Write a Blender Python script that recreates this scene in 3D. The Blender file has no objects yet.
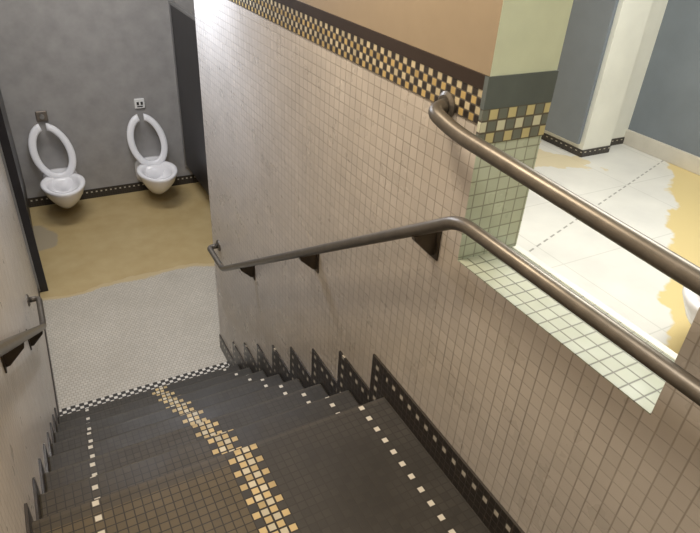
import bpy, bmesh, math, random
from mathutils import Vector, Matrix
random.seed(4)
S=bpy.context.scene; COL=S.collection
S.view_settings.view_transform='Standard'
PI=math.pi
# ---------------- dimensions (metres) ----------------
XL,XR,XR2=-0.25,0.97,1.185     # stair walls, far face of the right wall
Y0,TR,RI,NR=1.34,0.265,0.19,8  # first nosing, tread, riser, number of risers
ZF=-RI*NR                      # lower floor
YB=6.8                         # back wall of the lower room
YE=3.65                        # end of stair wall
OY0,OY1=0.44,1.08              # opening in right wall
LZ=0.755                       # ledge
CE=2.4
YBK=-1.2
XU=4.25
BZ0,BZ1,BZ2=1.140,1.224,1.258  # checker border and cap heights
RZ0,RZ1,RZ2=1.090,1.180,1.246  # the same on the end face
# ---------------- node helper ----------------
class G:
    def __init__(s,name):
        s.mat=bpy.data.materials.new(name); s.mat.use_nodes=True
        s.nt=s.mat.node_tree; s.b=s.nt.nodes['Principled BSDF']
    def n(s,t): return s.nt.nodes.new(t)
    def lk(s,a,b): s.nt.links.new(a,b)
    def put(s,sock,v):
        if hasattr(v,'is_output'): s.lk(v,sock)
        else:
            if isinstance(v,tuple) and len(v)==3 and len(sock.default_value)==4: v=v+(1,)
            sock.default_value=v
    def m(s,op,a,b=None,c=None):
        q=s.n('ShaderNodeMath'); q.operation=op
        for i,v in enumerate((a,b,c)):
            if v is not None: s.put(q.inputs[i],v)
        return q.outputs[0]
    def mix(s,f,a,b):
        q=s.n('ShaderNodeMix'); q.data_type='RGBA'
        s.put(q.inputs[0],f); s.put(q.inputs[6],a); s.put(q.inputs[7],b)
        return q.outputs[2]
    def mul(s,a,f):
        q=s.n('ShaderNodeVectorMath'); q.operation='SCALE'; s.put(q.inputs[0],a); s.put(q.inputs[3],f); return q.outputs[0]
    def pos(s):
        t=s.n('ShaderNodeTexCoord'); x=s.n('ShaderNodeSeparateXYZ'); s.lk(t.outputs['Object'],x.inputs[0])
        return x.outputs
    def uv(s):
        t=s.n('ShaderNodeTexCoord'); x=s.n('ShaderNodeSeparateXYZ'); s.lk(t.outputs['UV'],x.inputs[0]); return x.outputs
    def nrm(s):
        t=s.n('ShaderNodeTexCoord'); x=s.n('ShaderNodeSeparateXYZ'); s.lk(t.outputs['Normal'],x.inputs[0]); return x.outputs
    def noise(s,scale,detail=3,vec=None,rough=.55):
        q=s.n('ShaderNodeTexNoise'); q.inputs['Scale'].default_value=scale; q.inputs['Detail'].default_value=detail
        q.inputs['Roughness'].default_value=rough
        if vec is None:
            t=s.n('ShaderNodeTexCoord'); vec=t.outputs['Object']
        s.lk(vec,q.inputs['Vector']); return q.outputs[0]
    def rng(s,v,a,b,c,d):
        q=s.n('ShaderNodeMapRange'); s.put(q.inputs[0],v)
        for i,k in enumerate((a,b,c,d)): q.inputs[i+1].default_value=k
        return q.outputs[0]
    def sel(s,f,a,b):   # f?b:a  (scalars)
        return s.m('ADD',s.m('MULTIPLY',a,s.m('SUBTRACT',1.0,f)),s.m('MULTIPLY',b,f))
    def boxuv(s):
        p=s.pos(); n=s.nrm()
        ax=s.m('GREATER_THAN',s.m('ABSOLUTE',n[0]),.6); az=s.m('GREATER_THAN',s.m('ABSOLUTE',n[2]),.6)
        u=s.sel(ax,p[0],p[1]); v=s.sel(az,p[2],p[1])
        return u,v,p,n,ax,az
    def tile(s,u,v,p,g,soft=.04,offset=False,p2=None,thin=None):
        us=s.m('DIVIDE',u,p); vs=s.m('DIVIDE',v,p2 or p)
        iv=s.m('FLOOR',vs)
        if offset:
            us=s.m('ADD',us,s.m('MULTIPLY',s.m('FLOORED_MODULO',iv,2.0),.5))
        iu=s.m('FLOOR',us); fu=s.m('SUBTRACT',us,iu); fv=s.m('SUBTRACT',vs,iv)
        du=s.m('MINIMUM',fu,s.m('SUBTRACT',1.0,fu)); dv=s.m('MINIMUM',fv,s.m('SUBTRACT',1.0,fv))
        if thin is not None: dv=s.m('ADD',dv,thin)
        d=s.m('MINIMUM',du,dv)
        face=s.rng(d,g,g+soft,0,1)
        c=s.n('ShaderNodeCombineXYZ'); s.lk(iu,c.inputs[0]); s.lk(iv,c.inputs[1])
        w=s.n('ShaderNodeTexWhiteNoise'); s.lk(c.outputs[0],w.inputs['Vector'])
        return iu,iv,face,w.outputs['Value']
    def par(s,iu,iv):
        return s.m('FLOORED_MODULO',s.m('ADD',iu,iv),2.0)
    def fin(s,col,rough=.4,bump=None,bs=.3,dist=.002,spec=.5,metal=0):
        s.put(s.b.inputs['Base Color'],col); s.put(s.b.inputs['Roughness'],rough)
        s.b.inputs['Specular IOR Level'].default_value=spec; s.b.inputs['Metallic'].default_value=metal
        if bump is not None:
            q=s.n('ShaderNodeBump'); q.inputs['Strength'].default_value=bs; q.inputs['Distance'].default_value=dist
            s.lk(bump,q.inputs['Height']); s.lk(q.outputs[0],s.b.inputs['Normal'])
        return s.mat
def between(g,v,a,b): return g.m('MULTIPLY',g.m('GREATER_THAN',v,a),g.m('LESS_THAN',v,b))
# ---- materials ----
BLACK=(.026,.021,.017); YEL=(.50,.36,.14); WHT=(.56,.48,.31)
def wall_tile(name,c1,c2,grout,paint1=None,paint2=None,pz=1.215,p=.038,rough=.33,ret=None,retg=None):
    g=G(name); u,v,P,n,ax,az=g.boxuv()
    th=g.rng(P[1],1.5,.9,.012,.022)
    iu,iv,f,r=g.tile(u,v,p,.016,.06,thin=g.m('MULTIPLY',th,ax))
    big=g.rng(g.noise(2.2,4),.3,.7,0,1)
    c=g.mix(big,c1,c2); gc=g.mix(g.rng(g.noise(7,4),.35,.65,0,1),grout,tuple(k*.72 for k in grout))
    if ret:
        c=g.mix(ax,ret,c); gc=g.mix(ax,retg,gc)
    c=g.mul(c,g.rng(r,0,1,.94,1.04))
    c=g.mix(f,gc,c); ro=g.rng(g.noise(9,3),.3,.7,rough-.06,rough+.12)
    if paint1:
        m=g.m('GREATER_THAN',P[2],pz)
        pc=g.mix(ax,paint2 or paint1,paint1)
        pc=g.mul(pc,g.rng(g.noise(14,4),.2,.8,.94,1.05))
        c=g.mix(m,c,pc); f=g.m('MAXIMUM',f,m); ro=g.m('MAXIMUM',ro,g.m('MULTIPLY',m,.55))
    return g.fin(c,ro,f,.22)
M={}
M['wall']=wall_tile('stair_wall_tile',(.475,.43,.375),(.555,.505,.445),(.37,.325,.27),(.30,.235,.155),(.64,.70,.55),rough=.30,ret=(.56,.62,.52),retg=(.29,.31,.25))
M['wall_left']=wall_tile('left_wall_tile',(.60,.545,.475),(.67,.61,.535),(.50,.445,.38))
M['ledge']=wall_tile('ledge_tile',(.37,.40,.31),(.45,.475,.37),(.13,.13,.095),p=.040,rough=.42)
def plain(name,c,rough=.5,scale=6,amt=.12,metal=0,bump=.0,spec=.5):
    g=G(name); q=g.noise(scale,5)
    col=g.n('ShaderNodeRGB'); col.outputs[0].default_value=c+(1,)
    return g.fin(g.mul(col.outputs[0],g.rng(q,.25,.75,1-amt,1+amt)),rough,q if bump else None,bump,.01,spec,metal)
# border
def border(name,z0,p,dark,lo=.75,y=YEL,w=WHT):
    g=G(name); u,v,P,n,ax,az=g.boxuv(); v=g.m('SUBTRACT',P[2],z0)
    iu,iv,f,r=g.tile(g.m('ADD',u,.004),v,p,.05,.06)
    pa=g.par(iu,iv)
    odd=g.m('FLOORED_MODULO',iv,2.0)
    lt=g.mix(odd,y,w); lt=g.mul(lt,g.rng(r,0,1,lo,1.08))
    c=g.mix(pa,dark,lt); c=g.mix(f,(.11,.095,.075),c)
    return g.fin(c,.36,f,.3)
M['border']=border('checker_border',BZ0,.021,BLACK)
M['border_end']=border('end_face_checker_border',RZ0,.030,(.16,.18,.16),1.0,(.56,.50,.27),(.62,.62,.48))
M['cap']=plain('dark_cap',(.034,.023,.017),.42,9,.15,spec=.3)
M['cap_end']=plain('blue_grey_band',(.11,.13,.13),.42,9,.12,spec=.3)
def base(name):
    g=G(name); o=g.uv()
    iu,iv,f,r=g.tile(o[0],o[1],.026,.05,.05)
    i2,i3,f2,r2=g.tile(o[0],o[1],.026,.12,.05)
    dot=g.m('MULTIPLY',between(g,iv,2.5,3.5),g.m('FLOORED_MODULO',iu,2.0)); dot=g.m('MULTIPLY',dot,f2)
    c=g.mix(f,(.05,.042,.035),BLACK); c=g.mix(dot,c,(.50,.46,.38))
    return g.fin(c,.3,f,.3)
M['base']=base('black_base_tile')
# stairs
def stair():
    g=G('stair_tile'); u,v,P,n,ax,az=g.boxuv()
    us=g.m('SUBTRACT',P[0],XL); vv=g.m('SUBTRACT',v,Y0)
    iu,iv,f,r=g.tile(us,vv,.028,.04,.05)
    _,_,f2,_=g.tile(us,vv,.028,.14,.05)
    _,_,f3,_=g.tile(us,vv,.028,.09,.05)
    worn=g.rng(g.noise(3.5,5),.35,.7,0,1)
    c=g.mix(worn,(.034,.030,.024),(.054,.047,.037))
    left=g.m('LESS_THAN',iu,20.5)
    refl=g.m('MULTIPLY',left,g.m('LESS_THAN',P[1],Y0-.05)); refl=g.m('MULTIPLY',refl,az)  # reflected light on the left landing tiles, painted in as brown
    c=g.mix(refl,c,(.098,.074,.040))
    near=g.rng(P[1],Y0,Y0+1.0,.45,.08)
    refl2=g.m('MULTIPLY',g.m('MULTIPLY',left,az),near); refl2=g.m('MULTIPLY',refl2,g.m('SUBTRACT',1.0,refl)); c=g.mix(refl2,c,(.090,.068,.038))  # same painted reflection, weaker further down the treads
    c=g.mul(c,g.rng(r,0,1,.90,1.10))
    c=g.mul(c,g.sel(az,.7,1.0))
    gr=g.mix(refl,g.mix(left,(.034,.029,.022),(.030,.025,.018)),(.028,.022,.014))
    dots=g.m('ADD',between(g,iu,5.5,6.5),between(g,iu,38.5,39.5))
    dots=g.m('MULTIPLY',dots,g.m('FLOORED_MODULO',iv,2.0))
    dots=g.m('MULTIPLY',g.m('MULTIPLY',dots,az),f2)
    band=between(g,iu,20.5,24.5)
    pa=g.par(iu,iv)
    bc=g.mix(pa,(.58,.51,.36),(.54,.40,.19)); bc=g.mul(bc,g.rng(r,0,1,.75,1.08))
    edge=g.m('ADD',between(g,iu,20.5,21.5),between(g,iu,23.5,24.5))
    band=g.m('MULTIPLY',band,g.m('SUBTRACT',1.0,g.m('MULTIPLY',edge,g.m('SUBTRACT',1.0,pa))))
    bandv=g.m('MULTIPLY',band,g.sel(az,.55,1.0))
    c=g.mix(f,gr,c)
    c=g.mix(g.m('MULTIPLY',bandv,f3),g.mix(band,c,(.022,.017,.012)),bc)
    fr=g.m('FLOORED_MODULO',g.m('SUBTRACT',P[1],Y0),TR)
    ns=g.m('MULTIPLY',g.m('MULTIPLY',g.m('GREATER_THAN',fr,TR-.014),az),g.m('GREATER_THAN',P[1],Y0-.03))
    c=g.mix(g.m('MULTIPLY',ns,.15),c,(.13,.11,.08))
    c=g.mix(dots,c,(.60,.55,.45))
    return g.fin(c,g.rng(worn,0,1,.45,.65),f,.12,spec=.28)
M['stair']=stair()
BDY=Y0+TR*7+.185
def lowfloor():
    g=G('lower_floor_tile'); P=g.pos()
    iu,iv,f,r=g.tile(P[0],P[1],.030,.04,.08,offset=True,p2=.026)
    c=g.mix(g.rng(g.noise(2.5,4),.3,.7,0,1),(.44,.40,.33),(.52,.48,.405)); c=g.mul(c,g.rng(r,0,1,.93,1.05)); c=g.mix(f,(.32,.29,.235),c)
    ju,jv,jf,jr=g.tile(P[0],g.m('SUBTRACT',P[1],BDY),.028,.06,.05)
    bd=g.m('LESS_THAN',jv,2.5)
    bc=g.mix(g.par(ju,jv),(.03,.025,.02),(.66,.62,.54)); bc=g.mix(jf,(.05,.045,.04),bc)
    c=g.mix(bd,c,bc)
    nz=g.m('SUBTRACT',g.noise(1.6,5),.5)
    e=g.m('ADD',P[1],g.m('MULTIPLY',nz,.45))
    ye=g.rng(e,4.86,4.89,0,1)
    yc=g.mix(g.rng(g.noise(5,5),.3,.7,0,1),(.40,.295,.135),(.46,.355,.18))
    rim=g.m('MULTIPLY',between(g,e,4.86,4.93),.5); yc=g.mix(rim,yc,(.54,.44,.27))
    c=g.mix(ye,c,yc)
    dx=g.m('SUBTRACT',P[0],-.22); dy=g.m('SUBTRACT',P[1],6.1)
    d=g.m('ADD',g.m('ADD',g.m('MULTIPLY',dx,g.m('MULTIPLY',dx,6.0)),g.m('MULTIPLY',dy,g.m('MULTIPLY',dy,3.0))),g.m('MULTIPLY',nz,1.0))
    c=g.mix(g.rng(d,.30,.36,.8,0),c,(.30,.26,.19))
    return g.fin(c,.42,f,.12,spec=.4)
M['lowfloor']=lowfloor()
def upfloor():
    g=G('upper_floor_paint'); P=g.pos()
    nz=g.m('SUBTRACT',g.noise(2.6,4),.5)
    c=g.mix(g.rng(g.noise(3,5),.3,.7,0,1),(.58,.575,.54),(.68,.675,.63))
    iu,iv,f,r=g.tile(g.m('ADD',P[0],.1),g.m('ADD',P[1],.05),.61,.004,.003)
    c=g.mix(g.m('MULTIPLY',g.m('SUBTRACT',1.0,f),.3),c,(.25,.26,.22))
    ln=g.m('SUBTRACT',g.m('SUBTRACT',P[1],1.98),g.m('MULTIPLY',g.m('SUBTRACT',P[0],2.33),.33))
    on=g.m('MULTIPLY',g.m('LESS_THAN',g.m('ABSOLUTE',ln),.006),g.m('GREATER_THAN',g.m('FRACT',g.m('MULTIPLY',P[0],13.0)),.4))
    c=g.mix(g.m('MULTIPLY',on,.7),c,(.15,.15,.13))
    e=g.m('SUBTRACT',g.m('SUBTRACT',P[1],1.08),g.m('MULTIPLY',g.m('SUBTRACT',P[0],2.285),.76))
    e=g.m('ADD',e,g.m('MULTIPLY',nz,.5))
    y=g.rng(e,-.012,.012,1,0)
    y2=g.m('MULTIPLY',g.m('LESS_THAN',P[0],g.m('ADD',3.5,nz)),g.m('GREATER_THAN',g.m('ADD',P[1],nz),2.75))
    c=g.mix(g.m('MAXIMUM',y,g.m('MULTIPLY',y2,.6)),c,(.62,.50,.24))
    return g.fin(c,.35,f,.1,spec=.4)
M['upfloor']=upfloor()
M['backwall']=plain('grey_wall_paint',(.315,.305,.295),.55,6,.15,bump=.2)
M['paint']=plain('cream_paint',(.55,.47,.36),.6)
M['ceil']=plain('ceiling_white',(.7,.68,.62),.7)
M['blue']=plain('blue_grey_paint',(.17,.195,.22),.45,4,.08)
M['pillar']=plain('pillar_paint',(.74,.74,.66),.5,4,.06)
M['white']=plain('cream_base_paint',(.56,.53,.46),.4)
M['dark']=plain('dark_partition',(.022,.02,.022),.35,8,.2)
M['edge']=plain('brushed_edge_metal',(.36,.36,.36),.35,metal=.7)
M['rail']=plain('worn_rail_steel',(.155,.138,.115),.38,30,.18,metal=.7)
M['bracket']=plain('dark_bracket_metal',(.07,.055,.04),.4,20,.2,metal=.5)
M['china']=plain('white_china',(.86,.85,.86),.12,4,.02)
M['seat']=plain('white_seat_plastic',(.84,.84,.86),.3,4,.02)
M['water']=plain('bowl_water',(.25,.26,.26),.05,4,.02)
M['plate']=plain('flush_plate_metal',(.22,.19,.16),.35,20,.1,metal=.5)
M['platew']=plain('white_plate',(.8,.8,.78),.3,20,.02)
M['ink']=plain('black_marking',(.02,.02,.02),.5)
# ---------------- mesh helpers ----------------
def link(name,bm,mat,parent=None,smooth=False,bev=0,seg=2):
    me=bpy.data.meshes.new(name); bm.normal_update(); bm.to_mesh(me); bm.free()
    o=bpy.data.objects.new(name,me); COL.objects.link(o)
    me.materials.append(mat)
    if smooth:
        for p in me.polygons: p.use_smooth=True
    if bev:
        m=o.modifiers.new('bevel','BEVEL'); m.width=bev; m.segments=seg; m.limit_method='ANGLE'
    if parent: o.parent=parent
    return o
def box(bm,x0,x1,y0,y1,z0,z1):
    vs=[bm.verts.new((x,y,z)) for z in (z0,z1) for x,y in ((x0,y0),(x1,y0),(x1,y1),(x0,y1))]
    for f in ((3,2,1,0),(4,5,6,7),(0,1,5,4),(1,2,6,5),(2,3,7,6),(3,0,4,7)):
        bm.faces.new([vs[i] for i in f])
def st(name,boxes,mat,bev=0,label=None):
    bm=bmesh.new()
    for b in boxes: box(bm,*b)
    o=link(name,bm,mat,bev=bev); o['kind']='structure'; o['label']=label or name.replace('_',' '); o['category']='structure'
    return o
def tag(o,label,cat,group=None):
    o['label']=label; o['category']=cat
    if group: o['group']=group
def empty(name,loc=(0,0,0),rz=0):
    o=bpy.data.objects.new(name,None); COL.objects.link(o); o.location=loc; o.rotation_euler=(0,0,rz); o.empty_display_size=.1; return o
def tube(bm,pts,r,n=16,caps=True):
    pts=[Vector(p) for p in pts]; rings=[]
    T=[(pts[min(i+1,len(pts)-1)]-pts[max(i-1,0)]).normalized() for i in range(len(pts))]
    N=T[0].orthogonal().normalized()
    for i,p in enumerate(pts):
        N=(N-T[i]*N.dot(T[i])).normalized(); B=T[i].cross(N)
        rr=r[i] if isinstance(r,(list,tuple)) else r
        rings.append([bm.verts.new(p+(N*math.cos(2*PI*k/n)+B*math.sin(2*PI*k/n))*rr) for k in range(n)])
    for a,b in zip(rings,rings[1:]):
        for k in range(n): bm.faces.new((a[k],a[(k+1)%n],b[(k+1)%n],b[k]))
    if caps: bm.faces.new(rings[0][::-1]); bm.faces.new(rings[-1])
def rounded(pts,rad,seg=8):
    pts=[Vector(p) for p in pts]; out=[pts[0]]
    for i in range(1,len(pts)-1):
        a,b,c=pts[i-1],pts[i],pts[i+1]
        d1=(a-b); d2=(c-b); r=min(rad,d1.length*.49,d2.length*.49)
        p=b+d1.normalized()*r; q=b+d2.normalized()*r
        for k in range(seg+1):
            t=k/seg; out.append(p*(1-t)**2+b*2*t*(1-t)+q*t*t)
    out.append(pts[-1]); return out
# ---------------- room shell ----------------
st('wall_right',[(XR,XR2,OY1,YE,ZF-.1,CE),(XR,XR2,OY0,OY1,-.3,LZ-.003),(XR,XR2,YBK,OY0,-.3,CE)],M['wall'],label='tiled wall right of the stairs with an opening')
st('wall_left',[(XL-.15,XL,YBK,5.0,ZF-.1,CE)],M['wall_left'],label='tiled wall left of the stairs')
st('wall_back',[(-1.8,XU+.2,YB,YB+.15,ZF-.1,CE)],M['backwall'],label='grey back wall behind the two toilets')
st('wall_lower_left',[(-1.95,-1.8,4.85,YB+.15,ZF-.1,CE)],M['backwall'])
st('wall_lower_front',[(-1.8,XL-.15,4.85,5.0,ZF-.1,CE)],M['backwall'])
st('wall_lower_right',[(XU+.05,XU+.2,3.65,YB,ZF-.1,CE)],M['backwall'])
st('wall_upper_far',[(XR2,XU+.2,3.5,3.65,ZF-.1,CE)],M['paint'])
st('wall_upper_right',[(XU,XU+.15,YBK,3.5,0,CE)],M['blue'],label='blue grey wall of the upper room')
st('wall_upper_stub',[(2.83,2.89,.35,1.16,0,CE)],M['pillar'],label='short wall behind the toilet of the upper room')
st('wall_behind',[(XL-.15,XU+.15,YBK-.15,YBK,-.3,CE)],M['paint'])
st('ceiling',[(-1.95,XU+.2,YBK-.15,YB+.15,CE,CE+.1)],M['ceil'])
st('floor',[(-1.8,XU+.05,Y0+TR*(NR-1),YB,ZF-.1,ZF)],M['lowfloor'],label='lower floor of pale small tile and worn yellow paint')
st('floor_landing',[(XL,XR,YBK,Y0,-.3,0)],M['stair'],label='dark tiled landing at the top of the stairs')
st('floor_upper',[(XR2,XU,YBK,3.5,-.3,0)],M['upfloor'],label='white painted floor of the upper room with a yellow patch')
st('trim_1',[(XR-.003,XR+.01,OY1,YE,BZ0,BZ1)],M['border'],label='checkered black, yellow and white tile border')
st('trim_2',[(XR-.005,XR+.01,OY1,YE,BZ1,BZ2)],M['cap'],label='dark cap trim above the checkered border')
st('trim_3',[(XR,XR2-.02,OY0,OY1-.0051,LZ-.003,LZ)],M['ledge'],label='tiled ledge of the opening')
st('trim_7',[(XR2-.02,XR2+.002,OY0,OY1-.0051,LZ-.003,LZ+.001)],M['pillar'],label='smooth pale edge strip of the ledge')
st('trim_4',[(XR-.005,XR2+.002,YBK,OY0+.003,BZ0,BZ1)],M['border'])
st('trim_5',[(XR-.0035,XR2+.002,OY1-.003,OY1+.01,RZ0,RZ1)],M['border_end'],label='muted checker border on the end of the wall')
st('trim_6',[(XR-.0055,XR2+.002,OY1-.004,OY1+.01,RZ1,RZ2+.012)],M['cap_end'],label='blue grey band on the end of the wall')
# pillar in the upper room
st('wall_pillar',[(3.65,3.95,2.9,3.5,0,CE),(3.95,XU,3.0,3.5,0,CE)],M['pillar'],label='pale pillar in the upper room')
st('baseboard_pillar_white',[(XU-.02,XU,YBK,3.0,0,.12)],M['white'],bev=.004,label='pale baseboard under the blue grey wall')
# base tiles with uv
def strip_obj(name,quads,label):
    bm=bmesh.new(); uvl=bm.loops.layers.uv.new('UVMap')
    for pts,uvs in quads:
        vs=[bm.verts.new(p) for p in pts]; f=bm.faces.new(vs)
        for l,u in zip(f.loops,uvs): l[uvl].uv=u
    o=link(name,bm,M['base']); m=o.modifiers.new('thick','SOLIDIFY'); m.thickness=.008; m.offset=0
    o['kind']='structure'; o['label']=label; o['category']='structure'; return o
def stair_base(x,yend,BH=.13,BW=.104):
    q=[]
    def H(y0,y1,z): q.append(([(x,y0,z),(x,y1,z),(x,y1,z+BH),(x,y0,z+BH)],[(y0,0),(y1,0),(y1,BH),(y0,BH)]))
    H(YBK,Y0,0)
    for k in range(NR):
        yk=Y0+TR*k; zt=-RI*k; zb=zt-RI
        q.append(([(x,yk,zb),(x,yk+BW,zb),(x,yk+BW,zt+BH),(x,yk,zt+BH)],[(zb,.026),(zb,BW+.026),(zt+BH,BW+.026),(zt+BH,.026)]))
        H(yk+BW, (Y0+TR*(k+1)) if k<NR-1 else yend, zb)
    return q
strip_obj('baseboard_right',stair_base(XR-.005,YE,.13,.104),'black stepped base tiles up the right wall')
strip_obj('baseboard_left',stair_base(XL+.005,5.0,.052,.030),'black stepped base tiles up the left wall')
def HX(x0,x1,y,z,h=.13): return ([(x0,y,z),(x1,y,z),(x1,y,z+h),(x0,y,z+h)],[(x0,0),(x1,0),(x1,.13),(x0,.13)])
strip_obj('baseboard_back',[HX(-1.8,XU,YB-.004,ZF,.11)],'black base tiles along the back wall')
yy=lambda x,y0,y1,h:([(x,y1,0),(x,y0,0),(x,y0,h),(x,y1,h)],[(y1,0),(y0,0),(y0,.13),(y1,.13)])
strip_obj('baseboard_pillar',[HX(3.646,3.95,2.896,0,.055),HX(3.95,XU-.02,2.996,0,.055),yy(3.646,2.896,3.5,.055)],'black checkered base tiles round the pillar')
# ---------------- stairs ----------------
stairs=empty('staircase',(0,0,0))
tag(stairs,'dark tiled staircase with a yellow and white centre stripe','stairs')
for k in range(1,NR):
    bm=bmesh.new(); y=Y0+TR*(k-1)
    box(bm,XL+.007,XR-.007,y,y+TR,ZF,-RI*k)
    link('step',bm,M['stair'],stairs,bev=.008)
# ---------------- handrails ----------------
def bracket(parent,side,xr,xw,y,z,r):
    s=1 if xw>xr else -1
    bm=bmesh.new(); prof=[(xr-s*.012,z-r+.004),(xw,z-r+.010),(xw,z-r-.075),(xw-s*.02,z-r-.07),(xr-s*.008,z-r-.012)]
    a=[bm.verts.new((p[0],y-.011,p[1])) for p in prof]; b=[bm.verts.new((p[0],y+.011,p[1])) for p in prof]
    bm.faces.new(a); bm.faces.new(b[::-1])
    for i in range(5): j=(i+1)%5; bm.faces.new((a[j],a[i],b[i],b[j]))
    bmesh.ops.recalc_face_normals(bm,faces=bm.faces)
    box(bm,min(xw,xw-s*.006),max(xw,xw-s*.006),y-.028,y+.028,z-r-.085,z-r+.02)
    link('bracket',bm,M['bracket'],parent,bev=.003)
def flange(parent,x,y,z,s,r=.04):
    bm=bmesh.new(); tube(bm,[(x,y,z),(x-s*.006,y,z),(x-s*.012,y,z)],[r,r,r*.75],24)
    link('wall_flange',bm,M['rail'],parent,smooth=False)
zr=lambda y:.92-.651*(y-1.02)
def rail(pts,r,parent,rad=.07):
    bm=bmesh.new(); tube(bm,rounded(pts,rad),r,20); link('pipe',bm,M['rail'],parent,smooth=True)
h=empty('handrail',(0,0,0)); tag(h,'lower steel handrail running down the tiled wall right of the stairs','handrail')
XH=.90; ze=zr(3.2)
rail([(XH,YBK+.1,.92),(XH,1.02,.92),(XH,3.2,ze),(XH,3.5,ze),(XR-.005,3.5,ze)],.018,h,.05)
for y in (-.6,0.1): bracket(h,1,XH,XR,y,.92,.019)
for y in (1.19,1.97,2.8): bracket(h,1,XH,XR,y,zr(y),.021)
flange(h,XR,3.5,ze,1)
h2=empty('handrail',(0,0,0)); tag(h2,'upper thick steel rail crossing the opening above the tiled ledge','handrail')
rail([(XR-.005,1.22,1.15),(XH,1.19,1.15),(XH-.005,1.08,1.13),(XH,.4,1.10),(XH,YBK+.1,1.08)],.0195,h2,.06)
flange(h2,XR-.002,1.22,1.15,1,.036)
bracket(h2,1,XH,XR,0.0,1.095,.0215); bracket(h2,1,XH,XR,-.7,1.085,.0215)
h3=empty('handrail',(0,0,0)); tag(h3,'steel handrail on the left wall of the stairs','handrail')
XG=-.185; zl=lambda y:.69-.675*(y-1.25); z3=zl(3.25)
rail([(XG,YBK+.1,.78),(XG,1.12,.78),(XG,3.25,z3),(XG,3.57,z3),(XL+.005,3.57,z3)],.018,h3,.05)
bracket(h3,-1,XG,XL,.2,.78,.019)
for y in (1.85,2.9): bracket(h3,-1,XG,XL,y,zl(y),.021)
flange(h3,XL,3.57,z3,-1)
# ---------------- toilets ----------------
def loft(bm,secs,n=32,cap0=False,cap1=False):
    R=[]
    for s in secs: R.append([bm.verts.new(p) for p in s])
    for a,b in zip(R,R[1:]):
        for k in range(n): bm.faces.new((a[k],a[(k+1)%n],b[(k+1)%n],b[k]))
    if cap0: bm.faces.new(R[0][::-1])
    if cap1: bm.faces.new(R[-1])
def ell(z,cy,a,b,n=32,egg=.12):
    out=[]
    for k in range(n):
        t=2*PI*k/n; y=-math.cos(t); w=a*(1+egg*y)
        out.append((w*math.sin(t),cy+b*y,z))
    return out
def make_toilet(name,loc,rz,label,grp='wall hung toilets on the grey back wall',tilt=0):
    t=empty(name,loc,rz); tag(t,label,'toilet',grp); t.scale=(1.08,1.08,1.03)
    bm=bmesh.new()
    secs=[ell(.10,-.24,.03,.05),ell(.105,-.25,.07,.11),ell(.15,-.28,.10,.16),ell(.22,-.33,.135,.21),ell(.30,-.37,.172,.245),ell(.36,-.385,.192,.262),ell(.385,-.39,.20,.27),
          ell(.405,-.39,.198,.268),ell(.41,-.39,.185,.255),ell(.40,-.40,.145,.205),ell(.36,-.40,.14,.20),ell(.28,-.40,.115,.16),ell(.21,-.39,.075,.10),ell(.19,-.38,.03,.04)]
    loft(bm,secs,cap0=True,cap1=True)
    def yring(y,zc,w,hh,n=32):
        o=[]
        for k in range(n):
            a=2*PI*k/n; c,s_=math.cos(a),math.sin(a)
            o.append((w*math.copysign(abs(c)**.6,c),y,zc+hh*math.copysign(abs(s_)**.6,s_)))
        return o
    loft(bm,[yring(0,.26,.17,.15),yring(-.03,.26,.165,.148),yring(-.08,.27,.13,.13),yring(-.16,.285,.13,.125),yring(-.26,.28,.10,.10)],cap0=True,cap1=True)
    bmesh.ops.recalc_face_normals(bm,faces=bm.faces)
    link('bowl',bm,M['china'],t,smooth=True)
    bm=bmesh.new(); loft(bm,[ell(.245,-.395,.088,.125),ell(.246,-.395,.001,.001)])
    link('water',bm,M['water'],t)
    # raised open front seat: elongated horseshoe standing against the wall
    bm=bmesh.new(); n=48; R=[]; gap=.17
    for i in range(n+1):
        a=gap+(2*PI-2*gap)*i/n; sx,cz=math.sin(a),math.cos(a)
        ro=(.196*(1-.05*cz),.285); wd=.070
        sec=[]
        for dx,dy in ((1,-.004),(.97,.010),(.75,.018),(.25,.018),(.03,.010),(0,-.004)):
            kx=ro[0]-wd*(1-dx); kz=ro[1]-wd*1.05*(1-dx)
            z=.362+.285+kz*cz
            sec.append(bm.verts.new((kx*sx-tilt*(z-.42),-.125-dy-(.695-z)*.25,z)))
        R.append(sec)
    for i in range(n):
        a,b=R[i],R[i+1]
        for k in range(6): bm.faces.new((a[k],a[(k+1)%6],b[(k+1)%6],b[k]))
    bm.faces.new(R[0]); bm.faces.new(R[-1][::-1])
    bmesh.ops.recalc_face_normals(bm,faces=bm.faces)
    link('seat',bm,M['seat'],t,smooth=True)
    bm=bmesh.new(); tube(bm,[(-.10,-.18,.42),(.10,-.18,.42)],.018,12)
    for s in (-1,1): tube(bm,[(s*.075,-.18,.385),(s*.075,-.18,.42)],.02,12)
    link('hinge',bm,M['seat'],t,smooth=False)
    return t
make_toilet('toilet',(.17,YB,ZF-.01),0,'left one of two white wall hung toilets on the grey wall, seat raised',tilt=.12)
make_toilet('toilet',(1.14,YB,ZF-.01),0,'wall hung toilet nearer the dark partition, seat raised, white plate above',tilt=.09)
make_toilet('toilet',(2.83,.945,-.098),-PI/2,'white fixture cut off by the right picture edge, below the thick rail','')
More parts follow.
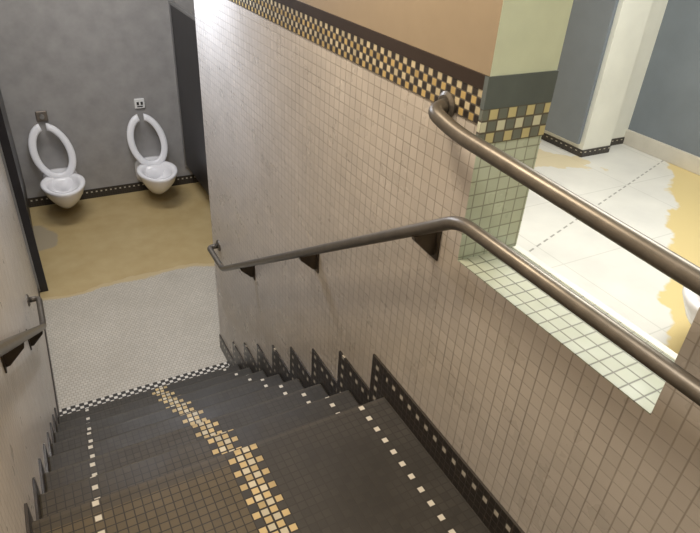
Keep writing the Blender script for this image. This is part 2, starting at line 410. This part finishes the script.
def plate(x,z,mat,label,marks):
    t=empty('flush_plate',(x,YB,z)); tag(t,label,'flush plate')
    bm=bmesh.new(); box(bm,-.055,.055,-.02,0,-.055,.055); link('backplate',bm,mat,t,bev=.008)
    bm=bmesh.new()
    if marks:
        for cx in (-.02,.022): box(bm,cx-.012,cx+.012,-.024,-.0195,-.012,.02)
        box(bm,-.03,.03,-.024,-.0195,-.035,-.025)
        link('marking',bm,M['ink'],t)
    else:
        tube(bm,[(0,-.018,0),(0,-.05,0)],.022,20); link('push_button',bm,M['edge'],t)
plate(.12,-.52,M['plate'],'small grey metal flush plate on the wall above the left toilet',False)
plate(1.11,-.48,M['platew'],'small white wall plate with black marks above the right toilet',True)
# ---------------- partitions ----------------
p=empty('toilet_partition',(1.55,6.75,ZF)); tag(p,'dark stall partition panel right of the toilets','partition')
bm=bmesh.new(); box(bm,-.0,.03,-1.3,.03,.26,2.05); link('panel',bm,M['dark'],p,bev=.003)
bm=bmesh.new(); box(bm,-.012,.042,.02,.05,.22,2.09); link('wall_channel',bm,M['edge'],p,bev=.003)
bm=bmesh.new(); box(bm,-.02,.05,-1.36,-1.3,0,2.1); link('post',bm,M['dark'],p,bev=.004)
bm=bmesh.new(); box(bm,-.006,.036,-1.3,.02,2.05,2.075); link('top_rail',bm,M['edge'],p,bev=.003)
p=empty('toilet_partition',(-.22,5.0,ZF)); tag(p,'dark stall partition with end post beyond the left wall','partition')
bm=bmesh.new(); box(bm,0,.03,.06,1.79,.25,2.05); link('panel',bm,M['dark'],p,bev=.003)
bm=bmesh.new(); box(bm,-.03,.05,.01,.06,0,2.3); link('post',bm,M['dark'],p,bev=.004)
bm=bmesh.new(); box(bm,-.034,-.012,.002,.05,0.02,2.3); link('edge_strip',bm,M['edge'],p)
p=empty('stall_panel',(3.63,2.9,0)); tag(p,'blue grey stall panel beside the pale pillar in the upper room','partition')
bm=bmesh.new(); box(bm,-.03,.0,.02,.58,.10,2.1); link('panel',bm,M['blue'],p,bev=.003)
bm=bmesh.new(); box(bm,-.035,.005,.52,.56,0,.10); link('foot',bm,M['edge'],p)
# ---------------- lights ----------------
def area(name,loc,size,power,col,rot=(0,0,0),sy=None):
    l=bpy.data.lights.new(name,'AREA'); l.energy=power; l.color=col; l.size=size
    if sy: l.shape='RECTANGLE'; l.size_y=sy
    o=bpy.data.objects.new(name,l); COL.objects.link(o); o.location=loc; o.rotation_euler=rot
area('landing_light',(.3,.1,2.36),.6,21,(1,.91,.79),sy=1.2)
area('warm_fill',(.42,1.6,2.28),.3,24,(1,.84,.64),sy=.5)  # added fill to warm the upper stair wall, no fitting modelled
area('cool_wall_fill',(.60,3.5,1.65),.2,40,(.70,.80,1),(0,math.radians(-40),0),sy=.3)  # added off-frame fill for the cool glow on the far wall end
area('lower_light',(.5,5.1,2.30),1.6,62,(1,.98,.97),sy=.5)
area('upper_light',(2.7,1.6,2.36),1.2,82,(1,.99,.94),sy=1.2)
w=bpy.data.worlds.new('World'); S.world=w; w.use_nodes=True
w.node_tree.nodes['Background'].inputs[0].default_value=(.5,.5,.5,1); w.node_tree.nodes['Background'].inputs[1].default_value=.1
# ---------------- camera ----------------
d1=Vector((-380,-396,592)).normalized(); dz=Vector((-60,944,592)).normalized()
dz=(dz-d1*dz.dot(d1)).normalized(); d2=dz.cross(d1)
if d2.x<0: d2=-d2
right=Vector((d2.x,d1.x,-dz.x)); down=Vector((d2.y,d1.y,-dz.y)); fwd=Vector((d2.z,d1.z,-dz.z))
cam=bpy.data.cameras.new('Camera'); co=bpy.data.objects.new('Camera',cam); COL.objects.link(co)
R=Matrix((right,-down,-fwd)).transposed().to_4x4(); R.translation=Vector((0,0,1.6)); co.matrix_world=R
cam.sensor_width=36; cam.lens=592/700*36; cam.clip_start=.02
S.camera=co
